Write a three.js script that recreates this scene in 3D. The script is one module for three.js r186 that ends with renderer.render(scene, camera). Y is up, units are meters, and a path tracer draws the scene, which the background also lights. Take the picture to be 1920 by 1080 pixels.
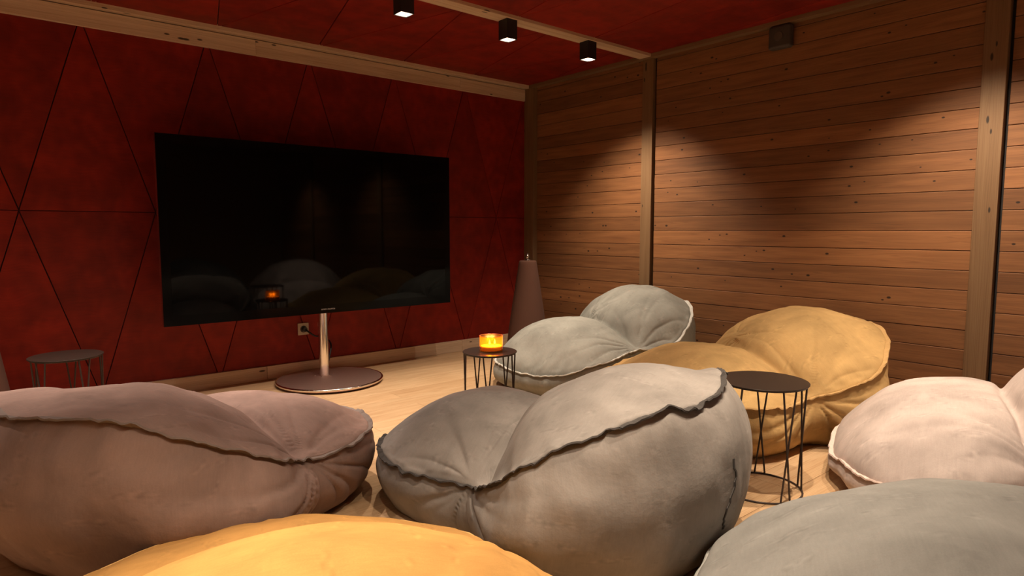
import * as THREE from 'three';
import { ImprovedNoise } from 'three/addons/math/ImprovedNoise.js';
import { RoundedBoxGeometry } from 'three/addons/geometries/RoundedBoxGeometry.js';
import { mergeGeometries } from 'three/addons/utils/BufferGeometryUtils.js';
import { FontLoader } from 'three/addons/loaders/FontLoader.js';
import { TextGeometry } from 'three/addons/geometries/TextGeometry.js';

// ---------------------------------------------------------------- camera, light, exposure
const scene = new THREE.Scene();
scene.background = new THREE.Color(0x000000);
const EYE = [-4.125, 1.09, 4.687];
const camera = new THREE.PerspectiveCamera(2 * Math.atan(540 / 1200) * 180 / Math.PI, 16 / 9, 0.05, 60);
camera.position.set(...EYE);
{
  const az = 50.1 * Math.PI / 180, p = 5.19 * Math.PI / 180;
  camera.lookAt(EYE[0] + Math.cos(az) * Math.cos(p), EYE[1] - Math.sin(p), EYE[2] - Math.sin(az) * Math.cos(p));
}
const renderer = new THREE.WebGLRenderer({ antialias: true });
renderer.toneMapping = THREE.LinearToneMapping;
renderer.toneMappingExposure = 1.05;
renderer.shadowMap.enabled = true;
renderer.shadowMap.type = THREE.PCFSoftShadowMap;
// the ceiling spots: rows along the two ceiling beams
const LAMP_X = [-0.7, -1.44, -2.2, -2.95, -3.7, -4.45, -5.2];
const BEAM_Z = [1.435, 3.675, 5.915];
const LAMP = { core: 13, coreAngle: 36, spill: 1.0, spillAngle: 62, wallTilt: 15, wallAngle: 46, wallGain: 1.02, coolColor: new THREE.Color().setRGB(1, 0.80, 0.67), color: new THREE.Color().setRGB(1, 0.80, 0.60), recess: 0.028 };

// ---------------------------------------------------------------- helpers
const ROOM = { x0: -5.7, x1: 0, z0: 0, z1: 7.3, h: 2.44 };
const noise = new ImprovedNoise();
const N = (x, y = 0, z = 0) => noise.noise(x + 31.7, y + 17.3, z + 5.1);
let seed = 1234567;
const rnd = () => { seed = (seed * 1664525 + 1013904223) >>> 0; return seed / 4294967296; };
const lerp = (a, b, t) => a + (b - a) * t;
const clamp = (x, a = 0, b = 1) => Math.min(b, Math.max(a, x));
const sstep = (a, b, x) => { const t = clamp((x - a) / (b - a)); return t * t * (3 - 2 * t); };
const smax = (a, b, k) => { const h = Math.max(k - Math.abs(a - b), 0) / k; return Math.max(a, b) + h * h * k * 0.25; };
const taken = new Map();
function numbered(name) { const n = taken.get(name) ?? 0; taken.set(name, n + 1); return n ? `${name}_${String(n).padStart(3, '0')}` : name; }
function shade(o) { o.castShadow = true; o.receiveShadow = true; return o; }
function part(name, geometry, material, parent) { const m = shade(new THREE.Mesh(geometry, material)); m.name = name; parent.add(m); return m; }
function thing(name, label, category, pos = [0, 0, 0], turn = 0, group) {
  const g = new THREE.Group(); g.name = numbered(name); g.position.set(...pos); g.rotation.y = turn;
  g.userData = { label, category }; if (group) g.userData.group = group;
  scene.add(g); return g;
}
function struct(name, label, category, geometry, material) {
  const m = geometry ? shade(new THREE.Mesh(geometry, material)) : new THREE.Group();
  m.name = name; m.userData = { kind: 'structure', label, category }; scene.add(m); return m;
}
function boxAt(x0, x1, y0, y1, z0, z1, bevel = 0) {
  const g = bevel ? new RoundedBoxGeometry(x1 - x0, y1 - y0, z1 - z0, 2, bevel) : new THREE.BoxGeometry(x1 - x0, y1 - y0, z1 - z0);
  g.translate((x0 + x1) / 2, (y0 + y1) / 2, (z0 + z1) / 2); return g;
}
function tubeBetween(a, b, r, n = 8) {
  const A = new THREE.Vector3(...a), B = new THREE.Vector3(...b), d = B.clone().sub(A);
  const g = new THREE.CylinderGeometry(r, r, d.length(), n);
  g.applyQuaternion(new THREE.Quaternion().setFromUnitVectors(new THREE.Vector3(0, 1, 0), d.clone().normalize()));
  g.translate((A.x + B.x) / 2, (A.y + B.y) / 2, (A.z + B.z) / 2); return g;
}
// box uv in metres: long axis along u (axis 'x' | 'y' | 'z'), offset (u0, v0), scale per metre
function woodUV(g, axis, u0, v0, su, sv) {
  const p = g.attributes.position, n = g.attributes.normal, uv = new Float32Array(p.count * 2);
  for (let i = 0; i < p.count; i++) {
    const P = [p.getX(i), p.getY(i), p.getZ(i)], M = [Math.abs(n.getX(i)), Math.abs(n.getY(i)), Math.abs(n.getZ(i))];
    const k = { x: 0, y: 1, z: 2 }[axis], a = (k + 1) % 3, b = (k + 2) % 3;
    const cross = M[a] > M[b] ? P[b] : P[a];
    uv[2 * i] = u0 + P[k] * su; uv[2 * i + 1] = v0 + cross * sv;
  }
  g.setAttribute('uv', new THREE.BufferAttribute(uv, 2)); return g;
}

// ---------------------------------------------------------------- textures
function texture(w, h, fn, srgb = true) {
  const d = new Uint8Array(w * h * 4);
  for (let y = 0; y < h; y++) for (let x = 0; x < w; x++) {
    const c = fn(x, y), i = (y * w + x) * 4;
    if (typeof c === 'number') d[i] = d[i + 1] = d[i + 2] = clamp(c) * 255; else { d[i] = clamp(c[0]) * 255; d[i + 1] = clamp(c[1]) * 255; d[i + 2] = clamp(c[2]) * 255; }
    d[i + 3] = 255;
  }
  const t = new THREE.DataTexture(d, w, h); t.wrapS = t.wrapT = THREE.MirroredRepeatWrapping; t.magFilter = THREE.LinearFilter; t.minFilter = THREE.LinearFilter;
  if (srgb) t.colorSpace = THREE.SRGBColorSpace; t.needsUpdate = true; return t;
}
// boards: rows of the texture are single boards, grain along u (2.4 m across, 8 boards high)
function boardTexture(w, h, rows, salt, base, dark, knotty, contrast) {
  const knots = [];
  for (let r = 0; r < rows; r++) for (let k = 0; k < knotty; k++) knots.push([r, rnd() * w, (0.2 + 0.6 * rnd()) * h / rows, 4 + 5 * rnd()]);
  const byRow = [...Array(rows)].map((_, r) => knots.filter((k) => k[0] === r));
  const tone = [...Array(rows)].map(() => rnd());
  return texture(w, h, (x, y) => {
    const r = Math.min(rows - 1, Math.floor(y * rows / h)), v = y - r * h / rows, s = salt + r * 13.7;
    let bend = 0, kd = 0;
    for (const [, kx, ky, kr] of byRow[r]) {
      const dx = (x - kx) / 2.2, dy = v - ky, q = Math.sqrt(dx * dx + dy * dy);
      if (q < kr * 9) { bend += Math.sign(dy || 1) * kr * 1.6 * Math.exp(-q / (kr * 2.6)); kd = Math.max(kd, 1 - sstep(kr * 0.55, kr * 1.15, Math.sqrt(dx * dx * 3.2 + dy * dy))); }
    }
    const vv = v - bend;
    const ring = N(x * 0.0016 + s, vv * 0.045 + s, s) * 9 + vv * 0.16;
    const late = Math.pow(0.5 + 0.5 * Math.sin(ring * 2.2 + N(x * 0.006, vv * 0.2, s) * 1.4), 3);
    const fine = N(x * 0.02, y * 1.1, s) * 0.5 + N(x * 0.06, y * 2.3, s + 9) * 0.35;
    const patch = N(x * 0.004, vv * 0.03, s + 3);
    let t = 0.30 + contrast * (0.42 * late + 0.34 * fine) + 0.28 * patch + (tone[r] - 0.5) * 0.25;
    t = clamp(t);
    const c = [0, 1, 2].map((i) => lerp(base[i], dark[i], t));
    return kd > 0 ? c.map((q, i) => lerp(q, dark[i] * 0.32, kd * 0.85)) : c;
  });
}
const T = {
  wall: boardTexture(2048, 1024, 8, 3, [0.78, 0.60, 0.43], [0.50, 0.355, 0.235], 4, 0.5),
  trim: boardTexture(1024, 512, 4, 77, [0.90, 0.82, 0.72], [0.70, 0.59, 0.47], 3, 0.7),
  floor: boardTexture(2048, 1024, 6, 41, [0.90, 0.78, 0.62], [0.74, 0.59, 0.43], 0, 0.9),
  // brushed nubuck: cloudy mottling with strokes of raised nap
  nubuck: texture(1024, 1024, (x, y) => {
    const a = N(x * 0.005, y * 0.005, 1), b = N(x * 0.016 + 2 * a, y * 0.016, 7), c = N(x * 0.07, y * 0.05, 3), f = N(x * 0.45, y * 0.45, 5), g = N(x * 0.22, y * 0.035 + 3 * a, 21);
    const stroke = sstep(0.15, 0.5, N(x * 0.012 + 0.9 * b, y * 0.03, 33)) * N(x * 0.05 + y * 0.02, y * 0.09, 41);
    const v = 0.87 + 0.11 * a + 0.05 * b + 0.015 * c + 0.03 * f + 0.02 * g + 0.10 * stroke;
    return [v, v * 0.995, v * 0.985];
  }),
  nap: texture(512, 512, (x, y) => 0.5 + 0.25 * N(x * 0.5, y * 0.5, 2) + 0.3 * N(x * 0.12, y * 0.12, 8), false),
  leather: texture(1024, 1024, (x, y) => {
    const a = N(x * 0.006, y * 0.006, 11), b = N(x * 0.02 + a, y * 0.014, 17), c = N(x * 0.012, y * 0.11 + 4 * a, 13), f = N(x * 0.3, y * 0.3, 15);
    const v = 0.84 + 0.14 * a + 0.08 * b + 0.05 * c + 0.05 * f;
    return [v, v * (0.95 + 0.1 * b), v * 0.95];
  }),
  cloth: texture(256, 256, (x, y) => 0.5 + 0.3 * Math.sin(x * 1.57) * Math.sin(y * 1.57) + 0.15 * N(x * 0.3, y * 0.3, 2), false),
  brushed: texture(512, 512, (x, y) => 0.5 + 0.4 * N(x * 0.02, y * 0.9, 2), false),
};

// ---------------------------------------------------------------- materials
const lin = (r, g, b) => new THREE.Color().setRGB(r, g, b);
const std = (o) => new THREE.MeshStandardMaterial(o);
const M = {
  wallWood: [0.40, 0.44, 0.48, 0.53, 0.60].map((k) => std({ map: T.wall, color: lin(k, k * 0.80, k * 0.62), roughness: 0.62, bumpMap: T.wall, bumpScale: 0.0006 })),
  trimWood: std({ map: T.trim, color: lin(0.88, 0.88, 0.88), roughness: 0.6, bumpMap: T.trim, bumpScale: 0.0005 }),
  postWood: std({ map: T.trim, color: lin(0.27, 0.20, 0.13), roughness: 0.6, bumpMap: T.trim, bumpScale: 0.0005 }),
  floorWood: [0.72, 0.77, 0.81, 0.85].map((k) => std({ map: T.floor, color: lin(k, k * 0.98, k * 0.97), roughness: 0.42, bumpMap: T.floor, bumpScale: 0.0003 })),
  redLeather: [0.9, 1.0, 1.1].map((k) => new THREE.MeshPhysicalMaterial({ map: T.leather, color: lin(0.30 * k, 0.019 * k, 0.007 * k), roughness: 0.62, specularIntensity: 0.6, bumpMap: T.nap, bumpScale: 0.0006 })),
  dark: std({ color: lin(0.012, 0.010, 0.009), roughness: 0.9 }),
  plaster: std({ color: lin(0.25, 0.17, 0.10), roughness: 0.85 }),
  black: std({ color: lin(0.012, 0.012, 0.013), roughness: 0.55 }),
  blackPlastic: std({ color: lin(0.010, 0.010, 0.010), roughness: 0.35 }),
  screen: new THREE.MeshPhysicalMaterial({ color: lin(0.0012, 0.0012, 0.0012), roughness: 0.04, specularIntensity: 0.34 }),
  bezel: new THREE.MeshPhysicalMaterial({ color: lin(0.002, 0.002, 0.002), roughness: 0.12, specularIntensity: 0.25 }),
  alu: std({ color: lin(0.72, 0.69, 0.66), roughness: 0.26, metalness: 1 }),
  aluBrushed: std({ color: lin(0.52, 0.36, 0.31), roughness: 0.5, metalness: 1, bumpMap: T.brushed, bumpScale: 0.00008 }),
  polished: std({ color: lin(0.86, 0.83, 0.80), roughness: 0.14, metalness: 1 }),
  speakerCloth: std({ color: lin(0.092, 0.038, 0.023), roughness: 0.95, bumpMap: T.cloth, bumpScale: 0.0004 }),
  tableSteel: new THREE.MeshPhysicalMaterial({ color: lin(0.026, 0.018, 0.014), roughness: 0.36, specularIntensity: 0.5 }),
  wire: std({ color: lin(0.030, 0.018, 0.014), roughness: 0.5 }),
  outlet: std({ color: lin(0.52, 0.44, 0.32), roughness: 0.5 }),
  sensor: std({ color: lin(0.055, 0.045, 0.038), roughness: 0.6 }),
  sensorFace: std({ color: lin(0.085, 0.065, 0.05), roughness: 0.7 }),
  logo: std({ color: lin(0.45, 0.43, 0.42), roughness: 0.5 }),
  reflector: std({ color: lin(0.9, 0.87, 0.84), roughness: 0.35, emissive: lin(1.0, 0.82, 0.72), emissiveIntensity: 0.35 }),
  led: std({ color: lin(0.9, 0.9, 0.9), roughness: 0.5, emissive: lin(1.0, 0.86, 0.74), emissiveIntensity: 6 }),
  wax: std({ color: lin(0.85, 0.72, 0.5), roughness: 0.6 }),
  wick: std({ color: lin(0.01, 0.01, 0.01), roughness: 0.9 }),
  flame: std({ color: lin(1, 0.8, 0.4), roughness: 1, emissive: lin(1.0, 0.62, 0.18), emissiveIntensity: 30 }),
  amber: new THREE.MeshPhysicalMaterial({ color: lin(1.0, 0.40, 0.03), roughness: 0.34, transmission: 1, thickness: 0, side: THREE.DoubleSide }),
};

// ---------------------------------------------------------------- room shell
const { x0, x1, z0, z1, h } = ROOM;
const PI = Math.PI;
// floor: oak boards laid parallel to the red wall
{
  const floor = struct('floor', 'pale oak floorboards running along the red wall', 'floor', boxAt(x0 - 0.2, x1 + 0.2, -0.2, -0.015, z0 - 0.2, z1 + 0.2), M.dark);
  const W = 0.182; let r = 0;
  for (let z = z0 - 0.012; z < z1; z += W, r++) {
    let x = x0 - rnd() * 1.6;
    while (x < x1) {
      const len = 1.75 + rnd() * 0.5, a = Math.max(x, x0), b = Math.min(x + len, x1), zb = Math.min(z + W, z1);
      if (b - a > 0.02) {
        const g = boxAt(a + 0.0006, b - 0.0006, -0.015, 0, z + 0.0008, zb - 0.0008, 0.0012);
        woodUV(g, 'x', rnd() * 3, (r % 6) / 6 - z / W / 6 , 1 / 2.4, 1 / (W * 6));
        part('floorboard', g, M.floorWood[Math.floor(rnd() * 4)], floor);
      }
      x += len;
    }
  }
}
// triangular leather panels, clipped to a rectangle; drawn in a plane (u right, v up)
function clipPoly(poly, axis, lim, keepLess) {
  const out = [];
  for (let i = 0; i < poly.length; i++) {
    const a = poly[i], b = poly[(i + 1) % poly.length], ia = keepLess ? a[axis] <= lim : a[axis] >= lim, ib = keepLess ? b[axis] <= lim : b[axis] >= lim;
    if (ia) out.push(a);
    if (ia !== ib) { const t = (lim - a[axis]) / (b[axis] - a[axis]); out.push([lerp(a[0], b[0], t), lerp(a[1], b[1], t)]); }
  }
  return out;
}
function insetPoly(p, d) {
  let area = 0; p.forEach((a, i) => { const b = p[(i + 1) % p.length]; area += a[0] * b[1] - b[0] * a[1]; });
  if (area < 0) p = p.slice().reverse();
  const L = p.map((a, i) => { const b = p[(i + 1) % p.length], dx = b[0] - a[0], dy = b[1] - a[1], l = Math.hypot(dx, dy); return { nx: -dy / l, ny: dx / l, c: (-dy * a[0] + dx * a[1]) / l + d }; });
  return p.map((_, i) => { const A = L[(i + p.length - 1) % p.length], B = L[i], D = A.nx * B.ny - A.ny * B.nx; return [(A.c * B.ny - A.ny * B.c) / D, (A.nx * B.c - A.c * B.nx) / D]; });
}
function leatherPanel(poly, depth = 0.012) {
  const q = insetPoly(poly, 0.0045), s = new THREE.Shape(q.map(([a, b]) => new THREE.Vector2(a, b)));
  return new THREE.ExtrudeGeometry(s, { depth: depth - 0.003, bevelEnabled: true, bevelThickness: 0.003, bevelSize: 0.0035, bevelSegments: 2, steps: 1 });
}
const area = (p) => Math.abs(p.reduce((s, a, i) => { const b = p[(i + 1) % p.length]; return s + a[0] * b[1] - b[0] * a[1]; }, 0)) / 2;
function zigzagRow(parent, lo, hi, xa, pitch, umin, umax, place) {
  for (let k = -4; k < 14; k++) {
    const X = xa + pitch * k;
    for (const tri of [[[X - pitch / 2, lo], [X + pitch / 2, lo], [X, hi]], [[X, hi], [X + pitch / 2, lo], [X + pitch, hi]]]) {
      let p = clipPoly(clipPoly(tri, 0, umin, false), 0, umax, true);
      if (p.length < 3) continue;
      p = p.filter((a, i) => { const b = p[(i + 1) % p.length]; return Math.hypot(a[0] - b[0], a[1] - b[1]) > 0.02; });
      if (p.length < 3 || area(p) < 0.004) continue;
      const m = part('leather_panel', leatherPanel(p), M.redLeather[Math.floor(rnd() * 3)], parent);
      place(m);
    }
  }
}
{
  const wall = struct('wall_back', 'dark red leather wall of triangular panels behind the television', 'wall', boxAt(x0 - 0.2, x1 + 0.2, -0.2, h + 0.2, -0.2, -0.012), M.dark);
  const put = (m) => { m.position.z = -0.012; };
  zigzagRow(wall, 1.203, 2.36, -3.57, 0.705, x0, -0.02, put);
  zigzagRow(wall, 0.04, 1.203, -3.57 - 0.3525, 0.705, x0, -0.02, put);
  const base = struct('baseboard_back', 'pale wooden skirting board below the red leather wall', 'baseboard');
  const top = struct('trim_1', 'wide pale timber strip along the top of the red wall', 'trim');
  let x = x0;
  for (const e of [-4.6, -2.55, -0.81, -0.06]) {
    part('board', woodUV(boxAt(x + 0.0006, e - 0.0006, 0, 0.1, 0, 0.022, 0.003), 'x', rnd() * 3, 0.02 + 0.25 * Math.floor(rnd() * 4), 1 / 2.4, 2.1), M.trimWood, base);
    part('board', woodUV(boxAt(x + 0.0004, e - 0.0004, 2.3, 2.406, 0, 0.022, 0.003), 'x', rnd() * 3, 0.26 * Math.floor(rnd() * 4), 1 / 2.4, 2.1), M.trimWood, top); x = e;
  }
  const t2 = struct('trim_2', 'narrow pale timber strip where ceiling meets the red wall', 'trim');
  part('board', woodUV(boxAt(x0, -0.012, 2.411, 2.45, 0, 0.07, 0.003), 'x', 0.7, 0.3, 1 / 2.4, 2.1), M.trimWood, t2);
}
// right wall: horizontal stained boards between posts
{
  const wall = struct('wall_right', 'wall of horizontal brown stained wooden boards on the right', 'wall', boxAt(0.02, 0.22, -0.2, h + 0.2, z0 - 0.2, z1 + 0.2), M.dark);
  const HB = 0.1085; let r = 0;
  for (let y = 0; y < h - 0.02; y += HB, r++) {
    for (const [a, b] of [[0.12, 1.392], [1.505, 3.632], [3.748, 5.872], [5.988, z1]]) {
      const proud = (rnd() - 0.5) * 0.003, yb = Math.min(y + HB, h);
      const g = boxAt(-0.004 + proud, 0.02, y + 0.0013, yb - 0.0013, a, b, 0.0028);
      woodUV(g, 'z', rnd() * 4, Math.floor(rnd() * 8) / 8 - y / HB / 8, 1 / 2.4, 1 / (HB * 8));
      part('wall_board', g, M.wallWood[Math.floor(rnd() * 5)], wall);
    }
  }
  const post = (n, label, za, zb, xa) => { const o = struct(n, label, 'post'); part('board', woodUV(boxAt(xa, 0.02, 0, 2.42, za, zb, 0.003), 'y', rnd() * 3, rnd(), 1 / 2.4, 2.1), M.postWood, o); return o; };
  post('trim_3', 'timber corner post between the red wall and the boarded wall', 0.0, 0.13, -0.055);
  post('trim_4', 'narrow timber post on the boarded wall behind the grey bean bag', 1.385, 1.488, -0.025);
  post('trim_5', 'thick timber post on the boarded wall near the right edge', 3.625, 3.732, -0.03);
  post('trim_10', 'timber post on the boarded wall out of view', 5.865, 5.972, -0.03);
  const t = struct('trim_6', 'narrow timber strip where ceiling meets the boarded wall', 'trim');
  part('board', woodUV(boxAt(-0.06, 0.0, 2.412, 2.45, 0.07, z1, 0.003), 'z', 0.2, 0.1, 1 / 2.4, 2.1), M.postWood, t);
  const bb = struct('baseboard_right', 'low timber skirting along the boarded wall', 'baseboard');
  part('board', woodUV(boxAt(-0.022, 0.0, 0, 0.09, 0.14, z1, 0.003), 'z', 0.4, 0.6, 1 / 2.4, 2.1), M.postWood, bb);
}
struct('wall_left', 'plain brown wall out of view on the left', 'wall', boxAt(x0 - 0.2, x0, -0.2, h + 0.2, z0 - 0.2, z1 + 0.2), M.plaster);
struct('wall_front', 'plain brown wall behind the viewer', 'wall', boxAt(x0 - 0.2, x1 + 0.2, -0.2, h + 0.2, z1, z1 + 0.2), M.plaster);
// ceiling: leather triangles between timber beams
{
  const c = struct('ceiling', 'red leather panelled ceiling between timber beams', 'ceiling', boxAt(x0 - 0.2, x1 + 0.2, h + 0.012, h + 0.2, z0 - 0.2, z1 + 0.2), M.dark);
  for (const [a, b] of [[0.02, 1.435], [1.435, 3.675], [3.675, 5.915], [5.915, z1]])
    zigzagRow(c, a, b, -1.39 - 0.3525 * 1, 0.705, x0, 0, (m) => { m.rotation.x = PI / 2; m.position.y = h + 0.012; });
  BEAM_Z.forEach((z, i) => {
    const o = struct(`trim_${7 + i}`, ['pale timber ceiling beam carrying the black spotlights', 'timber ceiling beam above the viewer', 'timber ceiling beam behind the viewer'][i], 'beam');
    part('board', woodUV(boxAt(x0, -0.0, 2.418, 2.46, z - 0.055, z + 0.055, 0.003), 'x', i * 0.6, 0.5, 1 / 2.4, 2.1), M.trimWood, o);
  });
}

// ---------------------------------------------------------------- ceiling spots
function openBox(w, y0, y1, t) {   // four walls and a lid
  const a = w / 2;
  return mergeGeometries([boxAt(-a, a, y0, y1, -a, -a + t), boxAt(-a, a, y0, y1, a - t, a), boxAt(-a, -a + t, y0, y1, -a + t, a - t), boxAt(a - t, a, y0, y1, -a + t, a - t), boxAt(-a + t, a - t, y1 - t, y1, -a + t, a - t)]);
}
{
  const W = 0.084, H = 0.12, housing = openBox(W, 0, H, 0.0035), a = W / 2 - 0.0045, b = 0.020, y = LAMP.recess + 0.014;
  const refl = new THREE.BufferGeometry();
  { const c = [[-1, -1], [1, -1], [1, 1], [-1, 1]], v = [], ix = []; for (const [p, q] of c) v.push(p * a, 0.003, q * a); for (const [p, q] of c) v.push(p * b, y, q * b);
    for (let i = 0; i < 4; i++) { const j = (i + 1) % 4; ix.push(i, j, 4 + j, i, 4 + j, 4 + i); }
    refl.setAttribute('position', new THREE.Float32BufferAttribute(v, 3)); refl.setIndex(ix); }
  const R2 = refl.toNonIndexed(); R2.computeVertexNormals();
  M.reflector.side = THREE.DoubleSide;
  const disc = new THREE.CylinderGeometry(0.0195, 0.0195, 0.004, 24); disc.translate(0, y, 0);
  const where = ['nearest the boarded wall', 'second from the boarded wall', 'at the top edge of the picture'];
  BEAM_Z.forEach((z, row) => LAMP_X.forEach((x, i) => {
    const label = row === 0 && i < 3 ? `black square ceiling spotlight ${where[i]}` : 'black square ceiling spotlight out of view overhead';
    const t = thing('ceiling_spotlight', label, 'spotlight', [x, 2.298, z], 0, row === 0 && i < 3 ? 'spotlights on the ceiling beam' : 'spotlights overhead');
    part('housing', housing, M.black, t); part('reflector', R2, M.reflector, t); part('diode', disc, M.led, t);
    for (const [int, ang, pen] of [[LAMP.core, LAMP.coreAngle, 1], [LAMP.spill, LAMP.spillAngle, 0.7]]) {
      const s = new THREE.SpotLight(row === 0 && i > 2 ? LAMP.coolColor : LAMP.color, int * (i ? 1 : LAMP.wallGain), 0, (i === 0 && int === LAMP.core ? LAMP.wallAngle : ang) * PI / 180, pen, 2);
      s.position.set(0, LAMP.recess, 0); s.target.position.set(i === 0 && int === LAMP.core ? 2 * Math.tan(LAMP.wallTilt * PI / 180) : 0, -2, 0); s.castShadow = true; s.shadow.radius = 0.55; s.name = 'spot_beam';
      t.add(s); t.add(s.target);
    }
  }));
}

// ---------------------------------------------------------------- bean bags
function beanBag(P) {
  const root = thing('bean_bag', P.label, 'bean bag', [P.at[0], 0, P.at[1]], Math.atan2(-P.face[1], P.face[0]), 'nubuck bean bag loungers');
  const s = P.salt, NT = P.nt ?? 380, NR = 84, NF = 56, sc = P.scale ?? 1;
  const q = { a1: 0.33, r1x: 0.46, r1z: 0.55, a2: -0.33, r2x: 0.40, r2z: 0.56, Hs: 0.42, Hb: 0.70, cb: -0.40, yf: 0.2, yp: 0.19, yr: 0.52, rb: 0.12, pe: 3.0, kb: 0.02, lip: 1, wr: 1, inset: 0.13, ua: 1.62, ub: 2.75, z1: 0, z2: 0, ...P.q };
  const ell = (c, si, a, rx, rz, b) => { const A = c * c / rx / rx + si * si / rz / rz, B = -2 * c * a / rx / rx - 2 * si * b / rz / rz, C = a * a / rx / rx + b * b / rz / rz - 1; return (-B + Math.sqrt(Math.max(1e-9, B * B - 4 * A * C))) / (2 * A); };
  const outline = (th) => { const c = Math.cos(th), si = Math.sin(th); return smax(ell(c, si, q.a1, q.r1x, q.r1z, q.z1), ell(c, si, q.a2, q.r2x, q.r2z, q.z2), 0.12) + 0.02 * N(2 * c + s, 2 * si, s); };
  const seamY = (th) => { // 0 front .. pi rear
    const t = Math.abs(Math.atan2(Math.sin(th), Math.cos(th))), up = sstep(q.ua, q.ub, t), mid = sstep(0.5, 1.5, t);
    return lerp(lerp(q.yf, q.yp, mid), q.yr, up);
  };
  const dome = (x, z) => {
    const e1 = 1 - ((x - q.a1) / (1.15 * q.r1x)) ** 2 - ((z - q.z1) / (1.15 * q.r1z)) ** 2, e2 = 1 - ((x - q.cb) / (1.32 * q.r2x)) ** 2 - ((z - q.z2) / (1.22 * q.r2z)) ** 2;
    const ha = 0.1 + (q.Hs - 0.1) * Math.pow(Math.max(e1, 0), 0.42), hb = 0.1 + (q.Hb - 0.1) * Math.pow(Math.max(e2, 0), 0.42), df = (ha - hb) / 0.045;
    return smax(ha, hb, q.kb) - 0.032 * Math.exp(-df * df) * (0.75 + 0.5 * N(z * 5, s, 1)); // the fold where the back sinks into the seat
  };
  const warp = (v) => { // soft irregular bulging, same for both panels
    const k = clamp(v[1] / 0.12), [x, y, z] = v;
    v[0] += (0.030 * N(x * 2.6 + s, y * 2.6, z * 2.6) + 0.010 * N(x * 7, y * 7 + s, z * 7));
    v[2] += (0.030 * N(x * 2.6, y * 2.6 + s, z * 2.6 + 9) + 0.010 * N(x * 7 + s, y * 7, z * 7 + 4));
    v[1] += k * (0.028 * N(x * 2.4 + 3, y * 2.4 + s, z * 2.4) + 0.008 * N(x * 7 + 1, y * 7, z * 7 + s));
    return v;
  };
  const ridge = (a, n, k) => { const u = N(Math.cos(a) * n + k, Math.sin(a) * n, k * 1.7); return Math.pow(1 - Math.min(1, Math.abs(u) * 3.2), 2.2); };
  const thetas = [...Array(NT)].map((_, i) => i / NT * 2 * PI), Rs = thetas.map(outline), Ys = thetas.map(seamY);
  const arc = [0]; for (let i = 1; i <= NT; i++) { const a = i % NT; arc.push(arc[i - 1] + Math.hypot(Rs[a] * Math.cos(thetas[a]) - Rs[i - 1] * Math.cos(thetas[i - 1]), Rs[a] * Math.sin(thetas[a]) - Rs[i - 1] * Math.sin(thetas[i - 1]), Ys[a] - Ys[i - 1])); }
  for (let i = 0; i < NT; i++) { const e = sstep(0, 0.15, Math.min(arc[i], arc[NT] - arc[i])); Ys[i] += (q.ruffle ?? 0.5) * e * (0.007 * N(arc[i] * 15, s, 2) + 0.004 * N(arc[i] * 34, s, 4)); Rs[i] += e * 0.005 * N(arc[i] * 19, s, 8); }
  const waist = (a) => { let b = Math.round(a * NT); for (let i = Math.round((a - 0.07) * NT); i < (a + 0.07) * NT; i++) if (Rs[i] < Rs[b]) b = i; return b; }, iw = waist(0.25), jw = waist(0.75);
  const puckers = [...[iw, jw].map((k) => [Rs[k] * Math.cos(thetas[k]) * 0.97, Rs[k] * Math.sin(thetas[k]) * 0.97, 0.011, 0.16, 2.2]), ...(q.puckers ?? [])];
  function grid(rows, at, disp, uvAt) {
    const pos = [], uv = [], ix = [], W = NT + 1;
    for (let j = 0; j < rows; j++) for (let i = 0; i <= NT; i++) { const v = warp(at(i % NT, j)); pos.push(...v); uv.push(...uvAt(i, j, v)); }
    for (let j = 0; j < rows - 1; j++) for (let i = 0; i < NT; i++) { const a = j * W + i, b = a + 1, c = a + W, d = c + 1; ix.push(a, b, c, b, d, c); }
    const g = new THREE.BufferGeometry(); g.setAttribute('position', new THREE.Float32BufferAttribute(pos, 3)); g.setIndex(ix);
    const weld = () => { g.computeVertexNormals(); const n = g.attributes.normal; for (let j = 0; j < rows; j++) { const a = j * W, b = a + NT, v = new THREE.Vector3(n.getX(a) + n.getX(b), n.getY(a) + n.getY(b), n.getZ(a) + n.getZ(b)).normalize(); n.setXYZ(a, v.x, v.y, v.z); n.setXYZ(b, v.x, v.y, v.z); } };
    weld();
    const p = g.attributes.position, n = g.attributes.normal;
    for (let j = 0; j < rows; j++) for (let i = 0; i <= NT; i++) { const k = j * W + i, d = disp(i % NT, j, p.getX(k), p.getY(k), p.getZ(k)); p.setXYZ(k, p.getX(k) + n.getX(k) * d, Math.max(0.0005, p.getY(k) + n.getY(k) * d), p.getZ(k) + n.getZ(k) * d); }
    weld();
    g.setAttribute('uv', new THREE.Float32BufferAttribute(uv, 2));
    return g;
  }
  // upper panel: from the middle to the seam
  const rho = (j) => 1 - Math.pow(1 - j / (NR - 1), 1.7);
  const topAt = (i, j) => {
    const r = rho(j), x = r * Rs[i] * Math.cos(thetas[i]), z = r * Rs[i] * Math.sin(thetas[i]);
    const lip = lerp((Ys[i] + 0.05) * Math.pow(r, 1.5), Math.min(q.Hb, Ys[i] + 0.05 + 0.3 * (1 - r)), q.lip * sstep(0.25, 0.6, Ys[i]) * sstep(0.25, 0.75, r));
    const D = smax(dome(x, z), lip, 0.05), e = Math.sqrt(Math.max(0, 1 - Math.pow(r, q.pe)));
    return [x, lerp(Ys[i], D, e), z];
  };
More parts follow.
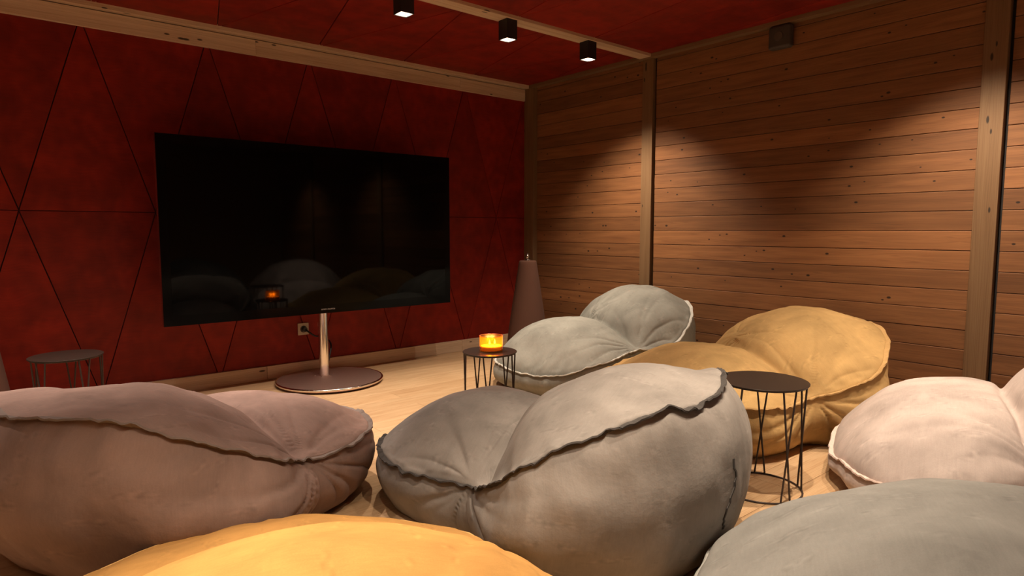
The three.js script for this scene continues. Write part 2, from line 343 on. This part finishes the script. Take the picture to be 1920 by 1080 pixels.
  const topDisp = (i, j, x, y, z) => {
    const dv = (1 - rho(j)) * Rs[i] * 1.3, fade = sstep(0, 0.03, dv);
    let d = 0;
    for (const [px, pzz, A, rad, n] of puckers) { const dx = x - px, dz = z - pzz, dd = Math.hypot(dx, dz) / rad; d -= q.wr * A * ridge(Math.atan2(dz, dx), n, s + px * 5 + pzz) * dd * Math.exp(1 - dd) * 0.8 * sstep(0.1, 0.5, dd); }
    d += 0.018 * q.wr * N(arc[i] * 17, s, dv * 5) * Math.exp(-dv / 0.06) * sstep(0, 0.02, dv) * sstep(-0.35, 0.4, N(arc[i] * 2.2, s, 6));
    d += 0.001 * N(x * 16, y * 16, z * 16 + s) * fade;
    return d * Math.max(fade, 0.0);
  };
  const top = grid(NR, topAt, topDisp, (i, j, v) => [v[0] * 0.9 + s * 0.37, v[2] * 0.9 + s * 0.21]);
  // lower panel: from the seam down to the floor, then the underside
  const NB = NF + 4;
  const lowAt = (i, j) => {
    const th = thetas[i], c = Math.cos(th), si = Math.sin(th), rear = sstep(0.2, -0.5, c), R = Rs[i], Y = Ys[i], Rf = R - q.inset + 0.02 * N(3 * c, 3 * si, s + 4);
    if (j >= NF) { const k = 1 - (j - NF + 1) / 4 * 0.999; return [Rf * k * c, 0.001, Rf * k * si]; }
    const f = j / (NF - 1), ph = f * PI / 2, r = Rf + (R - Rf) * Math.cos(ph) + lerp(0.035, q.rb, rear) * Math.sin(PI * Math.pow(Math.sin(ph), 0.9));
    return [r * c, Y * (1 - Math.sin(ph)), r * si];
  };
  const lowDisp = (i, j, x, y, z) => {
    if (j >= NF - 3) return 0;
    const f = j / (NF - 1), dv = Ys[i] * Math.sin(f * PI / 2), fade = sstep(0, 0.03, dv) * sstep(0.005, 0.05, y);
    let d = 0;
    for (const w of [iw, jw]) { const da = arc[i] - arc[w], dd = Math.hypot(da, dv) / 0.15; d -= q.wr * 0.018 * ridge(Math.atan2(dv, da), 2.6, s + w) * dd * Math.exp(1 - dd) * 0.8; }
    d += 0.009 * q.wr * N(arc[i] * 15, s + 5, dv * 5) * Math.exp(-dv / 0.07) * sstep(0, 0.02, dv);
    d += 0.001 * N(x * 13, y * 13, z * 13 + s);
    return d * fade;
  };
  const low = grid(NB, lowAt, lowDisp, (i, j, v) => [arc[i] * 0.9 + s * 0.11, v[1] * 0.9 + (j >= NF ? (j - NF) * 0.2 : 0) + s * 0.43]);
  for (const g of [top, low]) { // faces outwards
    const ind = g.index.array, p = g.attributes.position; if (g === top) { for (let k = 0; k < ind.length; k += 3) { const t = ind[k]; ind[k] = ind[k + 1]; ind[k + 1] = t; } } else { for (let k = 0; k < ind.length; k += 3) { const t = ind[k]; ind[k] = ind[k + 1]; ind[k + 1] = t; } }
    const n = g.attributes.normal; for (let k = 0; k < n.count; k++) n.setXYZ(k, -n.getX(k), -n.getY(k), -n.getZ(k));
  }
  const mat = new THREE.MeshPhysicalMaterial({ map: T.nubuck, color: lin(...P.color), roughness: 0.92, specularIntensity: 0.35, sheen: 0.25, sheenRoughness: 0.6, sheenColor: lin(...P.color.map((c) => Math.min(1, c * 1.4 + 0.03))), bumpMap: T.nap, bumpScale: 0.0009 });
  const edge = std({ color: lin(...P.edge), roughness: 0.95, bumpMap: T.nap, bumpScale: 0.0008 });
  part('upper_panel', top, mat, root); part('lower_panel', low, mat, root);
  // raw-edged seam standing out between the two panels
  const ribbon = (pts, outs, len, closed, k0) => {
    const v = [], ix = [], n = pts.length; let a = 0;
    for (let i = 0; i < n; i++) {
      const p = pts[i], o = outs[i]; if (i) a += p.distanceTo(pts[i - 1]);
      const w = N(a * 9, s, k0), w2 = N(a * 31, s + 2, k0), L = len * (1 + 0.35 * N(a * 12, s + 6, k0)), be = 0.45 + (q.ruffle ?? 0.5) * (1.1 * w + 1.0 * w2);
      const d = o.clone().multiplyScalar(Math.cos(be)).add(new THREE.Vector3(0, Math.sin(be), 0)).normalize(), m = new THREE.Vector3(0, 1, 0).addScaledVector(d, -d.y).normalize().multiplyScalar(0.0032);
      const inn = p.clone().addScaledVector(o, -0.006), tip = p.clone().addScaledVector(d, L);
      for (const q2 of [inn.clone().add(m), tip.clone().add(m), tip.clone().sub(m), inn.clone().sub(m)]) v.push(q2.x, Math.max(0.001, q2.y), q2.z);
    }
    const lim = closed ? n : n - 1;
    for (let i = 0; i < lim; i++) for (let e = 0; e < 4; e++) { const A = i * 4 + e, B = i * 4 + (e + 1) % 4, C = ((i + 1) % n) * 4 + e, D = ((i + 1) % n) * 4 + (e + 1) % 4; ix.push(A, C, B, B, C, D); }
    const g = new THREE.BufferGeometry(); g.setAttribute('position', new THREE.Float32BufferAttribute(v, 3)); g.setIndex(ix);
    const f = g.toNonIndexed(); f.computeVertexNormals(); f.setAttribute('uv', new THREE.Float32BufferAttribute(new Float32Array(f.attributes.position.count * 2).map((_, k) => f.attributes.position.array[Math.floor(k / 2) * 3 + (k % 2 ? 2 : 0)]), 2));
    return f;
  };
  const tp = top.attributes.position, W = NT + 1, pts = [], outs = [];
  for (let i = 0; i < NT; i++) { const k = (NR - 1) * W + i; pts.push(new THREE.Vector3(tp.getX(k), tp.getY(k), tp.getZ(k))); }
  for (let i = 0; i < NT; i++) { const a = pts[(i + 1) % NT], b = pts[(i + NT - 1) % NT]; outs.push(new THREE.Vector3(a.z - b.z, 0, b.x - a.x).normalize()); }
  part('seam_edge', ribbon(pts, outs, q.flange ?? 0.02, true, 1), edge, root);
  for (const [th, f0, f1] of q.slits ?? []) { // closing seam on the lower panel
    const i = Math.round(((th + 2 * PI) % (2 * PI)) / (2 * PI) * NT) % NT, lp = low.attributes.position, a = [], b = [];
    for (let j = Math.round(f0 * NF); j <= Math.round(f1 * NF); j++) { const k = j * W + i + Math.round(1.7 * Math.sin(j * 0.33) + 1.5 * N(j * 0.2, s, 2)); a.push(new THREE.Vector3(lp.getX(k), lp.getY(k), lp.getZ(k))); const g = low.attributes.normal; b.push(new THREE.Vector3(g.getX(k), 0, g.getZ(k)).normalize()); }
    const v = [], ix = [];
    a.forEach((p, m) => { const t = new THREE.Vector3(-b[m].z, 0, b[m].x), wv = 0.008 * N(m * 0.35, s, 3); for (const [e, f] of [[-0.004, -0.004], [-0.004 + wv, 0.016], [0.004 + wv, 0.016], [0.004, -0.004]]) { const r = p.clone().addScaledVector(t, e).addScaledVector(b[m], f); v.push(r.x, r.y, r.z); } });
    for (let m = 0; m < a.length - 1; m++) for (let e = 0; e < 4; e++) { const A = m * 4 + e, B = m * 4 + (e + 1) % 4, C = A + 4, D = B + 4; ix.push(A, C, B, B, C, D); }
    const g = new THREE.BufferGeometry(); g.setAttribute('position', new THREE.Float32BufferAttribute(v, 3)); g.setIndex(ix); const g2 = g.toNonIndexed(); g2.computeVertexNormals();
    g2.setAttribute('uv', new THREE.Float32BufferAttribute(new Float32Array(g2.attributes.position.count * 2), 2));
    part('closing_seam', g2, edge, root);
  }
  root.scale.setScalar(sc);
  return root;
}
const D = (x, z) => { const l = Math.hypot(x, z); return [x / l, z / l]; };
const BAGS = [
  { label: 'dusky brown nubuck bean bag in front of the left side table, seen from behind', at: [-3.426, 2.025], face: D(0.901, -0.434), salt: 1.3, scale: 0.996, color: [0.34, 0.235, 0.20], edge: [0.20, 0.16, 0.14], q: { a1: 0.159, r1x: 0.426, r1z: 0.536, a2: -0.305, r2x: 0.421, r2z: 0.571, Hs: 0.414, Hb: 0.566, cb: -0.438, yf: 0.266, yp: 0.256, yr: 0.555, rb: 0.105, pe: 2.862, inset: 0.110, ua: 1.632, ub: 2.773, z1: 0.001, z2: -0.016 } },
  { label: 'dark grey nubuck bean bag in the middle with black raw seam, seen from behind', at: [-2.475, 2.890], face: D(-0.271, -0.963), salt: 2.2, scale: 0.908, color: [0.33, 0.305, 0.285], edge: [0.05, 0.045, 0.042], q: { a1: 0.288, r1x: 0.501, r1z: 0.475, a2: -0.300, r2x: 0.451, r2z: 0.558, Hs: 0.452, Hb: 0.681, cb: -0.499, yf: 0.240, yp: 0.215, yr: 0.626, rb: 0.118, pe: 3.850, inset: 0.034, ua: 1.404, ub: 2.726, z1: 0.029, z2: -0.025, lip: 0.300, slits: [[3.3, 0.2, 0.5]], ruffle: 1.0 } },
  { label: 'mustard yellow nubuck bean bag cut off by the bottom edge', at: [-3.734, 3.536], face: D(0.296, -0.955), salt: 7.7, scale: 0.997, color: [0.60, 0.325, 0.10], edge: [0.55, 0.33, 0.12], q: { flange: 0.008, a1: 0.330, r1x: 0.461, r1z: 0.620, a2: -0.323, r2x: 0.410, r2z: 0.601, Hs: 0.335, Hb: 0.655, cb: -0.396, yf: 0.203, yp: 0.120, yr: 0.300, rb: 0.120, pe: 4.999, inset: 0.130, ua: 2.000, ub: 2.900, z1: 0.005, z2: -0.003, lip: 0.000 } },
  { label: 'slate grey nubuck bean bag in the bottom right corner', at: [-2.224, 4.583], face: D(-0.524, -0.852), salt: 9.2, scale: 1.103, color: [0.26, 0.26, 0.25], edge: [0.24, 0.235, 0.22], q: { flange: 0.008, a1: 0.316, r1x: 0.554, r1z: 0.573, a2: -0.309, r2x: 0.381, r2z: 0.491, Hs: 0.425, Hb: 0.680, cb: -0.400, yf: 0.120, yp: 0.140, yr: 0.520, rb: 0.120, pe: 2.594, inset: 0.130, ua: 1.620, ub: 2.750, z1: -0.003, z2: -0.003 } },
  { label: 'pale pink nubuck bean bag at the right edge', at: [-0.938, 4.118], face: D(-0.304, -0.953), salt: 12.6, scale: 1.017, color: [0.64, 0.55, 0.52], edge: [0.6, 0.48, 0.43], q: { a1: 0.288, r1x: 0.408, r1z: 0.591, a2: -0.319, r2x: 0.430, r2z: 0.573, Hs: 0.455, Hb: 0.696, cb: -0.384, yf: 0.126, yp: 0.190, yr: 0.520, rb: 0.120, pe: 3.316, inset: 0.170, ua: 1.620, ub: 2.750, z1: -0.004, z2: 0.002 } },
  { label: 'ochre tan nubuck bean bag behind the right side table', at: [-0.819, 2.798], face: D(-0.911, -0.413), salt: 15.4, scale: 1.004, color: [0.60, 0.39, 0.165], edge: [0.48, 0.30, 0.12], q: { a1: 0.272, r1x: 0.542, r1z: 0.586, a2: -0.252, r2x: 0.434, r2z: 0.558, Hs: 0.451, Hb: 0.628, cb: -0.395, yf: 0.270, yp: 0.268, yr: 0.565, rb: 0.045, pe: 3.105, inset: 0.113, ua: 1.573, ub: 2.898, z1: -0.001, z2: -0.007, puckers: [[0.02, 0.1, 0.014, 0.07, 1.6]] } },
  { label: 'light grey nubuck bean bag beside the cone loudspeaker and candle table', at: [-0.725, 1.573], face: D(-0.960, -0.279), salt: 18.9, scale: 1.002, color: [0.33, 0.335, 0.31], edge: [0.5, 0.5, 0.47], q: { a1: 0.266, r1x: 0.472, r1z: 0.531, a2: -0.246, r2x: 0.385, r2z: 0.558, Hs: 0.491, Hb: 0.684, cb: -0.395, yf: 0.161, yp: 0.301, yr: 0.574, rb: 0.044, pe: 3.200, inset: 0.133, ua: 1.676, ub: 2.749, z1: -0.036, z2: 0.003, puckers: [[0.02, 0.1, 0.014, 0.07, 1.6]] } },
];
for (const b of BAGS) beanBag(b);

// ---------------------------------------------------------------- television on its stand
{
  const cx = -2.225, zc = 0.375, w = 2.1, y0 = 0.5, y1 = 1.665;
  const t = thing('television', 'large black flat television on a round silver floor stand', 'television', [cx, 0, zc]);
  const a = w / 2;
  const rim = part('frame', mergeGeometries([boxAt(-a, a, y1 - 0.004, y1, -0.05, -0.013), boxAt(-a, a, y0, y0 + 0.004, -0.05, -0.013), boxAt(-a, -a + 0.004, y0 + 0.004, y1 - 0.004, -0.05, -0.013), boxAt(a - 0.004, a, y0 + 0.004, y1 - 0.004, -0.05, -0.013)]), M.alu, t);
  part('back_cover', boxAt(-a + 0.004, a - 0.004, y0 + 0.004, y1 - 0.004, -0.046, -0.014), M.blackPlastic, t);
  part('bezel', boxAt(-a, a, y0, y1, -0.013, -0.003), M.bezel, t);
  part('screen', boxAt(-a + 0.05, a - 0.05, y0 + 0.062, y1 - 0.05, -0.003, -0.0015), M.screen, t);
  const font = await new FontLoader().loadAsync('fonts/droid/droid_sans_regular.typeface.json');
  const tg = new TextGeometry('BANG & OLUFSEN', { font, size: 0.0092, depth: 0.0006, curveSegments: 2, bevelEnabled: false });
  tg.computeBoundingBox(); tg.translate(-tg.boundingBox.max.x / 2, y0 + 0.024, -0.003);
  const lg = part('lettering', tg, M.logo, t); lg.userData.label = 'small pale maker lettering below the screen';
  part('bracket', boxAt(-0.16, 0.16, 0.78, 1.3, -0.09, -0.046, 0.01), M.blackPlastic, t);
  const pole = part('pole', new THREE.LatheGeometry([[0.0001, 0.03], [0.043, 0.03], [0.043, 0.034], [0.036, 0.037], [0.0355, 0.95], [0.0001, 0.95]].map(([r, y]) => new THREE.Vector2(r, y)), 48), M.polished, t);
  pole.position.z = -0.1;
  const br = 0.372;
  const base = part('base', new THREE.LatheGeometry([[0.0001, 0.006], [br - 0.02, 0.006], [br - 0.006, 0.012], [br - 0.002, 0.016], [br - 0.002, 0.0205], [br, 0.022], [br, 0.026], [br - 0.007, 0.0315], [br - 0.010, 0.032], [0.0001, 0.036]].map(([r, y]) => new THREE.Vector2(r, y)), 96), M.aluBrushed, t);
  part('base_ring', new THREE.TorusGeometry(br - 0.006, 0.0085, 14, 140).rotateX(PI / 2).translate(0, 0.0255, 0), M.polished, base);
  part('foot', new THREE.CylinderGeometry(br - 0.03, br - 0.03, 0.008, 64).translate(0, 0.004, 0), M.blackPlastic, base);
  for (let k = 0; k < 5; k++) part('screw', new THREE.SphereGeometry(0.005, 10, 6).scale(1, 0.5, 1).translate(Math.cos(k * 1.05 + 0.2) * 0.065, 0.0365, -0.1 + Math.sin(k * 1.05 + 0.2) * 0.065), M.polished, base);
}
// wall outlet, plug and cable
{
  const t = thing('wall_outlet', 'small beige wall socket on the red wall behind the television pole', 'wall socket', [-2.265, 0.345, 0.0]);
  part('plate', boxAt(-0.042, 0.042, -0.045, 0.045, 0, 0.01, 0.004), M.outlet, t);
  part('well', new THREE.CylinderGeometry(0.026, 0.026, 0.003, 28).rotateX(PI / 2).translate(0, 0, 0.0112), M.sensorFace, t);
  const c = thing('power_cable', 'black plug and power cable hanging from the beige wall socket', 'cable', [-2.265, 0.345, 0.0]);
  part('plug', new THREE.CylinderGeometry(0.016, 0.019, 0.036, 20).rotateX(PI / 2).translate(0, 0, 0.031), M.blackPlastic, c);
  part('cord', new THREE.TubeGeometry(new THREE.CatmullRomCurve3([[0, 0, 0.045], [0.02, -0.02, 0.07], [0.06, -0.05, 0.085], [0.11, -0.055, 0.11], [0.14, -0.1, 0.17], [0.10, -0.2, 0.23], [0.05, -0.306, 0.262]].map((p) => new THREE.Vector3(...p))), 40, 0.0065, 8), M.blackPlastic, c);
}
// cone loudspeakers with open metal lens on top
function loudspeaker(label, x, z) {
  const t = thing('cone_loudspeaker', label, 'loudspeaker', [x, 0, z], 0.75, 'loudspeakers beside the television');
  part('plinth', new THREE.CylinderGeometry(0.17, 0.175, 0.02, 48).translate(0, 0.01, 0), M.alu, t);
  part('cloth_body', new THREE.LatheGeometry([[0.0001, 0.02], [0.176, 0.02], [0.181, 0.03], [0.181, 0.05], [0.176, 0.12], [0.158, 0.27], [0.132, 0.45], [0.103, 0.64], [0.078, 0.8], [0.073, 0.822], [0.066, 0.832], [0.0001, 0.835]].map(([r, y]) => new THREE.Vector2(r, y)), 64), M.speakerCloth, t);
  const lens = part('lens_ring', new THREE.TorusGeometry(0.026, 0.006, 12, 40), M.alu, t); lens.position.set(0, 0.864, 0); lens.scale.set(1.15, 1.0, 1.6);
  part('lens_foot', new THREE.LatheGeometry([[0.0001, 0.833], [0.036, 0.833], [0.03, 0.839], [0.016, 0.842], [0.0001, 0.842]].map(([r, y]) => new THREE.Vector2(r, y)), 32), M.alu, t);
  part('tweeter', new THREE.SphereGeometry(0.014, 20, 12).scale(1, 0.8, 1).translate(0, 0.852, 0), M.blackPlastic, t);
  return t;
}
loudspeaker('tall brown cone loudspeaker in the corner beside the boarded wall', -0.56, 0.63);
loudspeaker('brown cone loudspeaker cut off by the left edge', -4.19, 0.6);

// wire side tables
function sideTable(label, x, z, turn, H, R) {
  const r = R * 0.93;
  const t = thing('side_table', label, 'side table', [x, 0, z], turn, 'dark wire side tables');
  part('table_top', new THREE.LatheGeometry([[0.0001, H - 0.006], [R - 0.002, H - 0.006], [R, H - 0.004], [R, H - 0.001], [R - 0.0015, H], [0.0001, H]].map(([a, b]) => new THREE.Vector2(a, b)), 72), M.tableSteel, t);
  part('top_ring', new THREE.TorusGeometry(R - 0.008, 0.0028, 8, 72).rotateX(PI / 2).translate(0, H - 0.0085, 0), M.wire, t);
  part('floor_ring', new THREE.TorusGeometry(r, 0.004, 8, 72).rotateX(PI / 2).translate(0, 0.004, 0), M.wire, t);
  for (let k = 0; k < 5; k++) { const a = k * 2 * PI / 5; for (const s of [-1, 1]) part('leg', tubeBetween([Math.cos(a + s * 0.17) * (R - 0.008), H - 0.008, Math.sin(a + s * 0.17) * (R - 0.008)], [Math.cos(a - s * 0.13) * r, 0.003, Math.sin(a - s * 0.13) * r], 0.0040), M.wire, t); }
  return t;
}
sideTable('dark wire side table with a lit candle on it', -2.05, 2.02, 0.2, 0.445, 0.145);
sideTable('dark wire side table in front of the ochre bean bag', -1.635, 3.344, 0.5, 0.465, 0.18);
sideTable('dark wire side table against the red wall at the left', -3.81, 0.83, 0.1, 0.465, 0.16);

// candle glass on the middle table
{
  const x = -2.04, z = 2.02, y = 0.445;
  const g = thing('candle_glass', 'lit amber candle glass on the middle side table', 'candle', [x, y, z]);
  part('glass', new THREE.LatheGeometry([[0.0001, 0.006], [0.058, 0.006], [0.062, 0.010], [0.062, 0.082]].map(([a, b]) => new THREE.Vector2(a, b)), 64), M.amber, g);
  part('rim', new THREE.TorusGeometry(0.062, 0.0014, 8, 64).rotateX(PI / 2).translate(0, 0.082, 0), M.amber, g);
  part('foot', new THREE.CylinderGeometry(0.0625, 0.0635, 0.006, 48).translate(0, 0.003, 0), std({ color: lin(0.16, 0.06, 0.01), roughness: 0.2 }), g);
  part('wax', new THREE.CylinderGeometry(0.056, 0.055, 0.022, 40).translate(0, 0.018, 0), M.wax, g);
  for (const [dx, dz] of [[-0.014, 0.004], [0.016, 0.010]]) {
    const w = part('wick', new THREE.CylinderGeometry(0.001, 0.001, 0.01, 6).translate(dx, 0.033, dz), M.wick, g);
    part('flame', new THREE.LatheGeometry([[0.0001, 0], [0.0045, 0.004], [0.0055, 0.009], [0.004, 0.017], [0.0015, 0.024], [0.0001, 0.028]].map(([a, b]) => new THREE.Vector2(a, b)), 16).translate(dx, 0.036, dz), M.flame, w);
    const p = new THREE.PointLight(0xffa040, 0.10, 0, 2); p.position.set(dx, 0.048, dz); p.castShadow = true; p.shadow.radius = 0.25; p.name = 'candle_light'; g.add(p);
  }
}
// small box high on the boarded wall
{
  const t = thing('wall_sensor', 'small dark square box mounted high on the boarded wall', 'sensor', [-0.006, 2.335, 2.52]);
  part('casing', boxAt(-0.062, 0, -0.075, 0.075, -0.075, 0.075, 0.02), M.sensor, t);
  part('dial', new THREE.CylinderGeometry(0.028, 0.03, 0.008, 32).rotateZ(PI / 2).translate(-0.064, 0, 0), M.sensorFace, t);
}
renderer.render(scene, camera);
